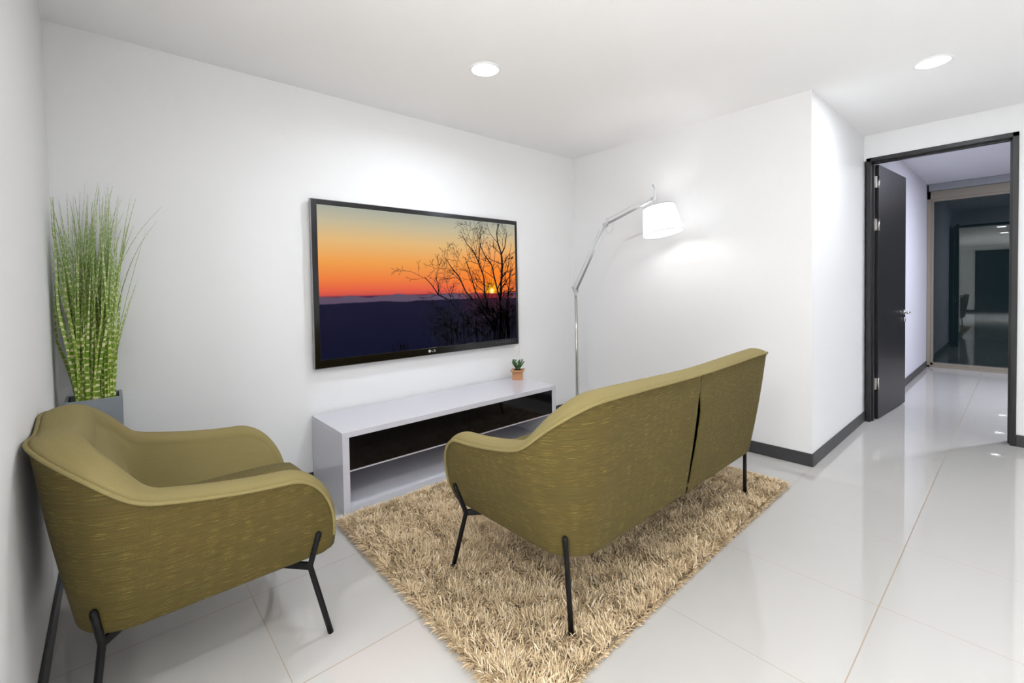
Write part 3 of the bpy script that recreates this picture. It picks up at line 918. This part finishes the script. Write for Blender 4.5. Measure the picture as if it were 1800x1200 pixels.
def screen():
    W, Hh = SX1 - SX0, SZ1 - SZ0
    vs = [(SX0 - tx, .004, SZ0 - tz), (SX1 - tx, .004, SZ0 - tz), (SX1 - tx, .004, SZ1 - tz), (SX0 - tx, .004, SZ1 - tz)]
    fs = [(0, 1, 2, 3)]; uvs = [(0, 0), (1, 0), (1, 1), (0, 1)]; mi = [0]
    R = random.Random(11)
    sun = (W * .841, Hh * .422)
    def seg(p, q, w0, w1):
        if math.hypot((p[0] + q[0]) / 2 - sun[0], (p[1] + q[1]) / 2 - sun[1]) < .032: return
        d = Vector((q[0] - p[0], q[1] - p[1]))
        if d.length < 1e-5: return
        n = Vector((-d.y, d.x)).normalized()
        b = len(vs)
        for pt, w, s in ((p, w0, -1), (p, w0, 1), (q, w1, 1), (q, w1, -1)):
            x = pt[0] + n.x * w * s * .5; z = pt[1] + n.y * w * s * .5
            x = min(max(x, .002), W - .002); z = min(max(z, .002), Hh - .002)
            vs.append((SX0 - tx + x, .0032, SZ0 - tz + z)); uvs.append((x / W, z / Hh))
        fs.append((b, b + 1, b + 2, b + 3)); mi.append(1)
    def grow(p, a, ln, w, depth):
        n = max(2, int(ln / .035)); st = ln / n
        for i in range(n):
            a += R.gauss(0, .16)
            q = (p[0] + math.cos(a) * st, p[1] + math.sin(a) * st)
            if not (-.02 < q[0] < W + .02 and -.02 < q[1] < Hh + .02): return
            w1 = w * .9
            seg(p, q, w, w1); p, w = q, max(.0027, w1)
            if depth > 0 and R.random() < (.62 if depth > 1 else .55):
                s = R.choice((-1, 1))
                grow(p, a + s * R.uniform(.45, .95), ln * R.uniform(.35, .62), w * .7, depth - 1)
        if depth > 0:
            for s in (-1, 1): grow(p, a + s * R.uniform(.2, .5), ln * R.uniform(.3, .5), w * .8, depth - 1)
    def limb(pts, w0, w1, depth=2, tw=.16):
        n = len(pts)
        for i in range(n - 1):
            p, q = pts[i], pts[i + 1]
            wa = w0 + (w1 - w0) * i / (n - 1); wb = w0 + (w1 - w0) * (i + 1) / (n - 1)
            seg(p, q, wa * 1.7, wb * 1.7)
            L_ = math.hypot(q[0] - p[0], q[1] - p[1]); a = math.atan2(q[1] - p[1], q[0] - p[0])
            for _ in range(max(1, int(L_ / .055))):
                t = R.random(); s = R.choice((-1, 1))
                grow((p[0] + (q[0] - p[0]) * t, p[1] + (q[1] - p[1]) * t), a + s * R.uniform(.4, .9), tw * R.uniform(.6, 1.2), max(.0032, wb * .8), depth)
    # main limbs in screen metres from the lower left corner of the picture (wx - SX0, wz - SZ0)
    def c(*pts): return [(x - SX0, z - SZ0) for x, z in pts]
    limb(c((-1.035, .82), (-1.03, 1.0), (-1.035, 1.16), (-1.02, 1.30), (-1.005, 1.44), (-1.01, 1.56), (-1.05, 1.66), (-1.06, 1.74), (-1.04, 1.82)), .020, .004)
    limb(c((-1.01, 1.56), (-.97, 1.62), (-.95, 1.72), (-.94, 1.76)), .008, .003)
    limb(c((-1.035, 1.16), (-1.09, 1.34), (-1.12, 1.46), (-1.20, 1.55), (-1.25, 1.64), (-1.24, 1.70)), .011, .003)
    limb(c((-1.15, 1.02), (-1.20, 1.20), (-1.21, 1.36), (-1.26, 1.48), (-1.31, 1.57), (-1.38, 1.63), (-1.42, 1.70)), .012, .003)
    limb(c((-1.26, 1.48), (-1.25, 1.58), (-1.23, 1.66), (-1.24, 1.73)), .007, .003)
    limb(c((-1.18, 1.06), (-1.30, 1.24), (-1.36, 1.42), (-1.40, 1.52)), .009, .003)
    limb(c((-1.08, .90), (-1.30, 1.14), (-1.40, 1.24), (-1.46, 1.36), (-1.54, 1.44), (-1.58, 1.50)), .012, .003)
    limb(c((-1.20, .86), (-1.42, 1.02), (-1.55, 1.17), (-1.66, 1.22), (-1.72, 1.30), (-1.78, 1.36)), .010, .003)
    limb(c((-1.66, 1.22), (-1.66, 1.30), (-1.68, 1.35)), .006, .003)
    limb(c((-1.45, .90), (-1.60, .98), (-1.70, 1.0)), .007, .003)
    limb(c((-1.55, .84), (-1.64, .90), (-1.71, .92)), .006, .003)
    limb(c((-.94, .82), (-.95, 1.1), (-.92, 1.35), (-.90, 1.48)), .012, .004)
    for k in range(80):
        x = R.uniform(-1.66, -.86); limb(c((x, .817), (x + R.gauss(0, .04), .817 + R.uniform(.05, .28))), .005, .003, 2, .12)
    for k in range(9):
        x = R.uniform(-2.06, -1.92); limb(c((x, .817), (x + R.gauss(0, .03), .817 + R.uniform(.02, .07))), .004, .002, 1, .04)
    me = bpy.data.meshes.new('screen'); me.from_pydata(vs, [], fs)
    l = me.uv_layers.new(name='UVMap')
    for lp in me.loops: l.data[lp.index].uv = uvs[lp.vertex_index]
    o = link('screen', me, [M['screen'], M['twig']], tv)
    me.polygons.foreach_set('material_index', mi)
    o['label'] = 'lit screen with a sunset, dark hills and bare branches'
screen()

# maker mark on the lower bezel: a disc and two letters; tiny key legends at the right
lx, lz = -1.752 - tx, .7905 - tz
def ribbon(name, pts, w, label=None):
    """flat stroke lying on the bezel, one connected strip"""
    pts = [Vector(p) for p in pts]; vs = []
    for i, p in enumerate(pts):
        a = (p - pts[i - 1]).normalized() if i else (pts[1] - p).normalized()
        b = (pts[i + 1] - p).normalized() if i < len(pts) - 1 else a
        n0, n1 = Vector((-a.y, a.x)), Vector((-b.y, b.x)); m_ = n0 + n1; m_ = m_ / max(.3, m_.dot(n0))
        vs += [(p.x - m_.x * w / 2, -.0006, p.y - m_.y * w / 2), (p.x + m_.x * w / 2, -.0006, p.y + m_.y * w / 2)]
    me = bpy.data.meshes.new(name)
    me.from_pydata(vs, [], [(2 * k, 2 * k + 2, 2 * k + 3, 2 * k + 1) for k in range(len(pts) - 1)])
    o = link(name, me, M['logo'], tv)
    if label: o['label'] = label
mb = MB()
mb.bm.faces.new([mb.bm.verts.new((lx + .011 * math.cos(2 * PI * k / 24), -.0006, lz + .011 * math.sin(2 * PI * k / 24))) for k in range(24)])
o = mb.done('maker_emblem', M['logo'], tv, recalc=False); o['label'] = 'small round grey emblem on the lower bezel'
hh_ = .016
ribbon('emblem_letter', [(lx + .020, lz + .008), (lx + .020, lz - .008), (lx + .0288, lz - .008)], .0026, 'grey letter L')
ribbon('emblem_letter', [(lx + .037 + a_ * hh_, lz - .008 + b_ * hh_) for a_, b_ in ((.85, .85), (.6, 1), (.25, 1), (0, .75), (0, .25), (.25, 0), (.85, 0), (.85, .5), (.45, .5))], .0026, 'grey letter G')
for k in range(8):
    ribbon('key_mark', [(-1.09 + .027 * k - tx, .7925 - tz), (-1.085 + .027 * k - tx, .7925 - tz)], .004)

# ------------------------------------------------------------------ reading floor lamp
LXp, LYp = -.30, -.278
lp = empty('floor_lamp', (LXp, LYp, 0))
tag(lp, 'tall jointed aluminium floor lamp with lit white drum shade in the corner', 'floor lamp')
def rel(p): return (p[0] - LXp, p[1] - LYp, p[2])
mb = MB(); r0 = mb.lathe([(.001, .022), (.15, .020), (.160, .012), (.160, 0)], n=48)
mb.bm.faces.new(r0[0]); mb.done('base', M['alu'], lp)
mb = MB(); mb.tube([(0, 0, .02), (0, 0, 1.175)], .0115, 16); mb.tube([(0, 0, .02), (0, 0, .16), (0, 0, .19)], .018, 16, rs=[.019, .018, .012])
mb.done('pole', M['polished'], lp)
J1, J2, J3 = Vector((-.30, -.278, 1.225)), Vector((-.30, -.628, 1.802)), Vector((-.30, -1.098, 1.953))
def armtube(a, b, side, name):
    mb = MB(); d = (b - a).normalized(); n_ = Vector((1, 0, 0)).cross(d) * side
    mb.tube([rel(a), rel(b)], .0085, 14)
    mb.tube([rel(a + n_ * .038 - d * .01), rel(b + n_ * .034 - d * .06)], .0022, 8)
    for s in (-.010, .010):
        mb.tube([rel(a + Vector((s, 0, 0)) + n_ * -.005), rel(b + Vector((s, 0, 0)) + n_ * -.005)], .0035, 8)
    return mb.done(name, M['alu'], lp)
armtube(J1, J2, -1, 'lower_arm')
armtube(J2 + Vector((0, -.03, .012)), J3, -1, 'upper_arm')
def joint(p, r=.017):
    mb = MB(); mb.tube([rel(p + Vector((-.020, 0, 0))), rel(p + Vector((.020, 0, 0)))], r, 18)
    mb.done('joint', M['alu'], lp)
joint(J1); joint(J2); joint(J3, .014)
mb = MB()
mb.tube([rel(J2), rel(J2 + Vector((0, -.03, .012)))], .009, 10)
mb.tube([rel(J2 + Vector((0, -.012, .0))), rel(J2 + Vector((0, -.015, .035))), rel(J2 + Vector((0, -.012, .055)))], .005, 8)
mb.done('bracket', M['alu'], lp); mb = MB()
mb.tube([rel(J1 + Vector((0, 0, -.05))), rel(J1)], .013, 12)
mb.tube([rel(J1), rel(J1 + Vector((0, .03, .025)))], .006, 8)
mb.tube([rel(J1 + Vector((0, .028, .023))), rel(J1 + Vector((0, .042, .035)))], .008, 8)
mb.done('bracket', M['alu'], lp)
# handle above the shade and stem into it
SC = Vector((-.30, -1.165, 1.775))      # shade centre
mb = MB()
mb.tube([rel(J3 + Vector((0, -.012, -.01))), rel(J3 + Vector((0, -.016, .05))), rel(J3 + Vector((0, -.012, .085))), rel(J3 + Vector((0, .004, .115)))], .007, 10)
mb.done('handle', M['alu'], lp)
mb = MB()
mb.tube([rel(J3 + Vector((0, -.010, .0))), rel(J3 + Vector((0, -.016, -.06))), rel(SC + Vector((0, .02, .03)))], .006, 10)
mb.sphere(rel(SC + Vector((0, .02, .03))), .022)
mb.done('lamp_holder', M['alu'], lp)
# shade
Rb, Rt, hz0, hz1 = .155, .122, -.108, .108
mb = MB(); n = 144
Ms = Matrix.Translation(Vector(rel(SC))) @ Matrix.Rotation(math.radians(-11), 4, 'X')
rings = []
for f in np.linspace(0, 1, 6):
    ring = []
    for k in range(n):
        rr = (Rb + (Rt - Rb) * f) * (1 + .006 * math.cos(36 * 2 * PI * k / n * 1.0) * math.sin(PI * f))
        ring.append(mb.bm.verts.new(Ms @ Vector((rr * math.cos(2 * PI * k / n), rr * math.sin(2 * PI * k / n), hz0 + (hz1 - hz0) * f))))
    rings.append(ring)
for a, b in zip(rings[:-1], rings[1:]):
    for k in range(n):
        f = mb.bm.faces.new((a[k], a[(k + 1) % n], b[(k + 1) % n], b[k])); f.smooth = True
sh = mb.done('lamp_shade', M['shade'], lp, recalc=False); sh['label'] = 'glowing white pleated drum shade'
mb = MB()
for z, rr in ((hz0, Rb), (hz1, Rt)):
    mb.tube([tuple(Ms @ Vector((rr * math.cos(2 * PI * k / 72), rr * math.sin(2 * PI * k / 72), z))) for k in range(73)], .0018, 6, caps=False)
for k in range(3):
    a = 2 * PI * k / 3 + .4
    mb.tube([rel(SC + Vector((0, .02, .035))), tuple(Ms @ Vector((Rt * math.cos(a), Rt * math.sin(a), hz1)))], .0015, 6)
o = mb.done('shade_wire', plain('grey_wire', (.16, .17, .19), .5), sh); o['label'] = 'thin metal rim wires'
mb = MB(); mb.sphere(rel(SC + Vector((0, 0, -.03))), .034, n=16)
mb.done('bulb', emit('lamp_bulb', (1, 1, 1), 15), lp)
pl = bpy.data.lights.new('lamp_glow', 'POINT'); pl.energy = 3.0; pl.color = (.97, .985, 1); pl.shadow_soft_size = .036
po = bpy.data.objects.new('lamp_glow', pl); COL.objects.link(po); po.parent = lp; po.location = rel(SC + Vector((0, 0, -.03)))
# flex hanging along the pole
mb = MB()
mb.tube([rel(p) for p in ((-.285, -.262, 1.21), (-.270, -.270, 1.12), (-.272, -.272, .9), (-.272, -.272, .62), (-.268, -.272, .42), (-.258, -.272, .34), (-.275, -.272, .24), (-.288, -.274, .15), (-.285, -.28, .05))], .0022, 6)
o = mb.done('cable', M['cable'], lp); o['label'] = 'pale cable hanging beside the pole'; mb = MB()
mb.tube([rel(J2 + Vector((0, -.005, -.005))), rel(J2 + Vector((0, -.012, -.06))), rel(J2 + Vector((0, -.04, -.08))), rel(J2 + Vector((0, -.075, -.05))), rel(J2 + Vector((0, -.08, .01)))], .0018, 6)
o = mb.done('cable', M['cable'], lp); o['label'] = 'short loop of pale cable at the elbow'

# ------------------------------------------------------------------ potted zebra grass in the corner
GX0, GX1, GY0, GY1, GH = -3.742, -3.542, -.250, -.052, .786
gp = empty('potted_grass', ((GX0 + GX1) / 2, (GY0 + GY1) / 2, 0))
tag(gp, 'tall banded green grass in a square grey planter behind the armchair', 'potted plant')
gx, gy = gp.location.x, gp.location.y
hw_, hd_ = (GX1 - GX0) / 2, (GY1 - GY0) / 2
mb = MB(); t = .013
mb.box((-hw_, -hd_, 0), (hw_, -hd_ + t, GH), .002); mb.box((-hw_, hd_ - t, 0), (hw_, hd_, GH), .002)
mb.box((-hw_, -hd_ + t, 0), (-hw_ + t, hd_ - t, GH), .002); mb.box((hw_ - t, -hd_ + t, 0), (hw_, hd_ - t, GH), .002)
mb.box((-hw_ + t, -hd_ + t, 0), (hw_ - t, hd_ - t, .02))
mb.done('planter', M['planter'], gp)
MB().box((-hw_ + t + .001, -hd_ + t + .001, .6), (hw_ - t - .001, hd_ - t - .001, GH - .03), .004).done('soil', M['soil'], gp)
def grass():
    V, Fc, UVv, T = [], [], [], []
    R = random.Random(5)
    nb = 270
    for i in range(nb):
        bx, by = R.uniform(-.066, .070), R.uniform(-.066, .066)
        wisp = i > 210
        ln = R.uniform(.50, 1.0) if not wisp else R.uniform(.80, 1.06)
        a = R.uniform(0, 2 * PI)
        out = R.uniform(.02, .12) if not wisp else R.uniform(.05, .25)
        lx_, ly_ = bx * .35 + out * math.cos(a), by * .35 + out * math.sin(a) * .7
        if wisp and lx_ < .0: lx_ = -lx_ * .5
        curl = R.uniform(.2, 1.0) * (1 if not wisp else 1.6)
        w0 = R.uniform(.0042, .0080) if not wisp else R.uniform(.0022, .0036)
        fa = R.uniform(0, PI); fxv = Vector((math.cos(fa), math.sin(fa), 0))
        n = 12; b0 = len(V); off = R.random()
        for k in range(n + 1):
            s = k / n
            e = s ** (1.0 + curl)
            x = bx + lx_ * e; y = by + ly_ * e - (.05 * s if bx < -.04 else 0)
            z = GH - .035 + ln * (s - .10 * curl * (lx_ ** 2 + ly_ ** 2) ** .5 * 6 * s ** 3 * .35)
            x = max(x, -.113 + .010 * math.sin(37 * off)); y = min(y, .145)
            w = w0 * (1 - s ** 1.7) + .0006
            c = Vector((x, y, z))
            for sg in (-1, 1):
                V.append(tuple(c + fxv * w * sg)); UVv.append((.5 + .5 * sg, s * ln)); T.append(off)
        for k in range(n):
            q = b0 + 2 * k
            Fc.append((q, q + 1, q + 3, q + 2))
    me = bpy.data.meshes.new('foliage'); me.from_pydata(V, [], Fc)
    l = me.uv_layers.new(name='UVMap')
    for lp_ in me.loops: l.data[lp_.index].uv = UVv[lp_.vertex_index]
    at = me.attributes.new('tint', 'FLOAT', 'POINT'); at.data.foreach_set('value', T)
    o = link('foliage', me, M['blade'], gp, True)
    o['label'] = 'long green blades with cream bands'
grass()

# ------------------------------------------------------------------ small plant on the console
sp_ = empty('potted_plant', (-.915, -.127, KH), PI / 4 - .07)
tag(sp_, 'small green leafy plant in a square wooden pot on the console', 'potted plant')
def taper_box(mb, h0, h1, z0, z1):
    vs = [mb.bm.verts.new((x * h, y * h, z)) for z, h in ((z0, h0), (z1, h1)) for x, y in ((-1, -1), (1, -1), (1, 1), (-1, 1))]
    for f in ((3, 2, 1, 0), (4, 5, 6, 7), (0, 1, 5, 4), (1, 2, 6, 5), (2, 3, 7, 6), (3, 0, 4, 7)):
        mb.bm.faces.new([vs[i] for i in f])
mb = MB(); taper_box(mb, .042, .043, 0, .074); mb.done('pot', M['pot'], sp_)
mb = MB()
ro, ri = .058, .034
for (a0, b0), (a1, b1) in (((-ro, -ro), (ro, -ri)), ((-ro, ri), (ro, ro)), ((-ro, -ri), (-ri, ri)), ((ri, -ri), (ro, ri))):
    mb.box((a0, b0, .0742), (a1, b1, .086), .0012)
mb.done('rim', M['pot'], sp_)
MB().box((-.0335, -.0335, .0744), (.0335, .0335, .081)).done('soil', M['soil'], sp_)
def little():
    R = random.Random(3); mb = MB(); bm = mb.bm
    def leaf(p, d, ln, w):
        d = d.normalized(); s = d.cross(Vector((R.gauss(0, .3), R.gauss(0, .3), 1))).normalized(); nn = s.cross(d)
        rows = []
        for k in range(6):
            t = k / 5; ww = w * math.sin(PI * (t * .86 + .12)) ; c = p + d * ln * t + nn * (-.12 * ln * t * t)
            rows.append([bm.verts.new(c + s * ww + nn * ww * .3), bm.verts.new(c - nn * 0), bm.verts.new(c - s * ww + nn * ww * .3)])
        for a, b in zip(rows[:-1], rows[1:]):
            for j in range(2):
                f = bm.faces.new((a[j], a[j + 1], b[j + 1], b[j])); f.smooth = True
    for i in range(15):
        a = 2 * PI * i / 15 + R.uniform(-.2, .2); tilt = R.uniform(.1, .75)
        d = Vector((math.cos(a) * tilt, math.sin(a) * tilt, 1)).normalized(); ln = R.uniform(.05, .088)
        p0 = Vector((math.cos(a) * .010, math.sin(a) * .010, .080))
        mb.tube([p0, p0 + d * ln], .0022, 6)
        for k in range(7):
            t = .25 + .75 * k / 6; sa = a + (PI / 2 if k % 2 else -PI / 2) + R.uniform(-.6, .6)
            dd = d * .9 + Vector((math.cos(sa), math.sin(sa), .1)) * .75
            leaf(p0 + d * ln * t, dd, R.uniform(.020, .032), R.uniform(.0045, .0075))
        leaf(p0 + d * ln, d, .026, .006)
    mb.done('foliage', M['leaf'], sp_, recalc=False)
little()

# ------------------------------------------------------------------ night outside
w = bpy.data.worlds.new('night'); scene.world = w; w.use_nodes = True
bg = w.node_tree.nodes['Background']; bg.inputs[0].default_value = (.35, .6, .75, 1); bg.inputs[1].default_value = .006
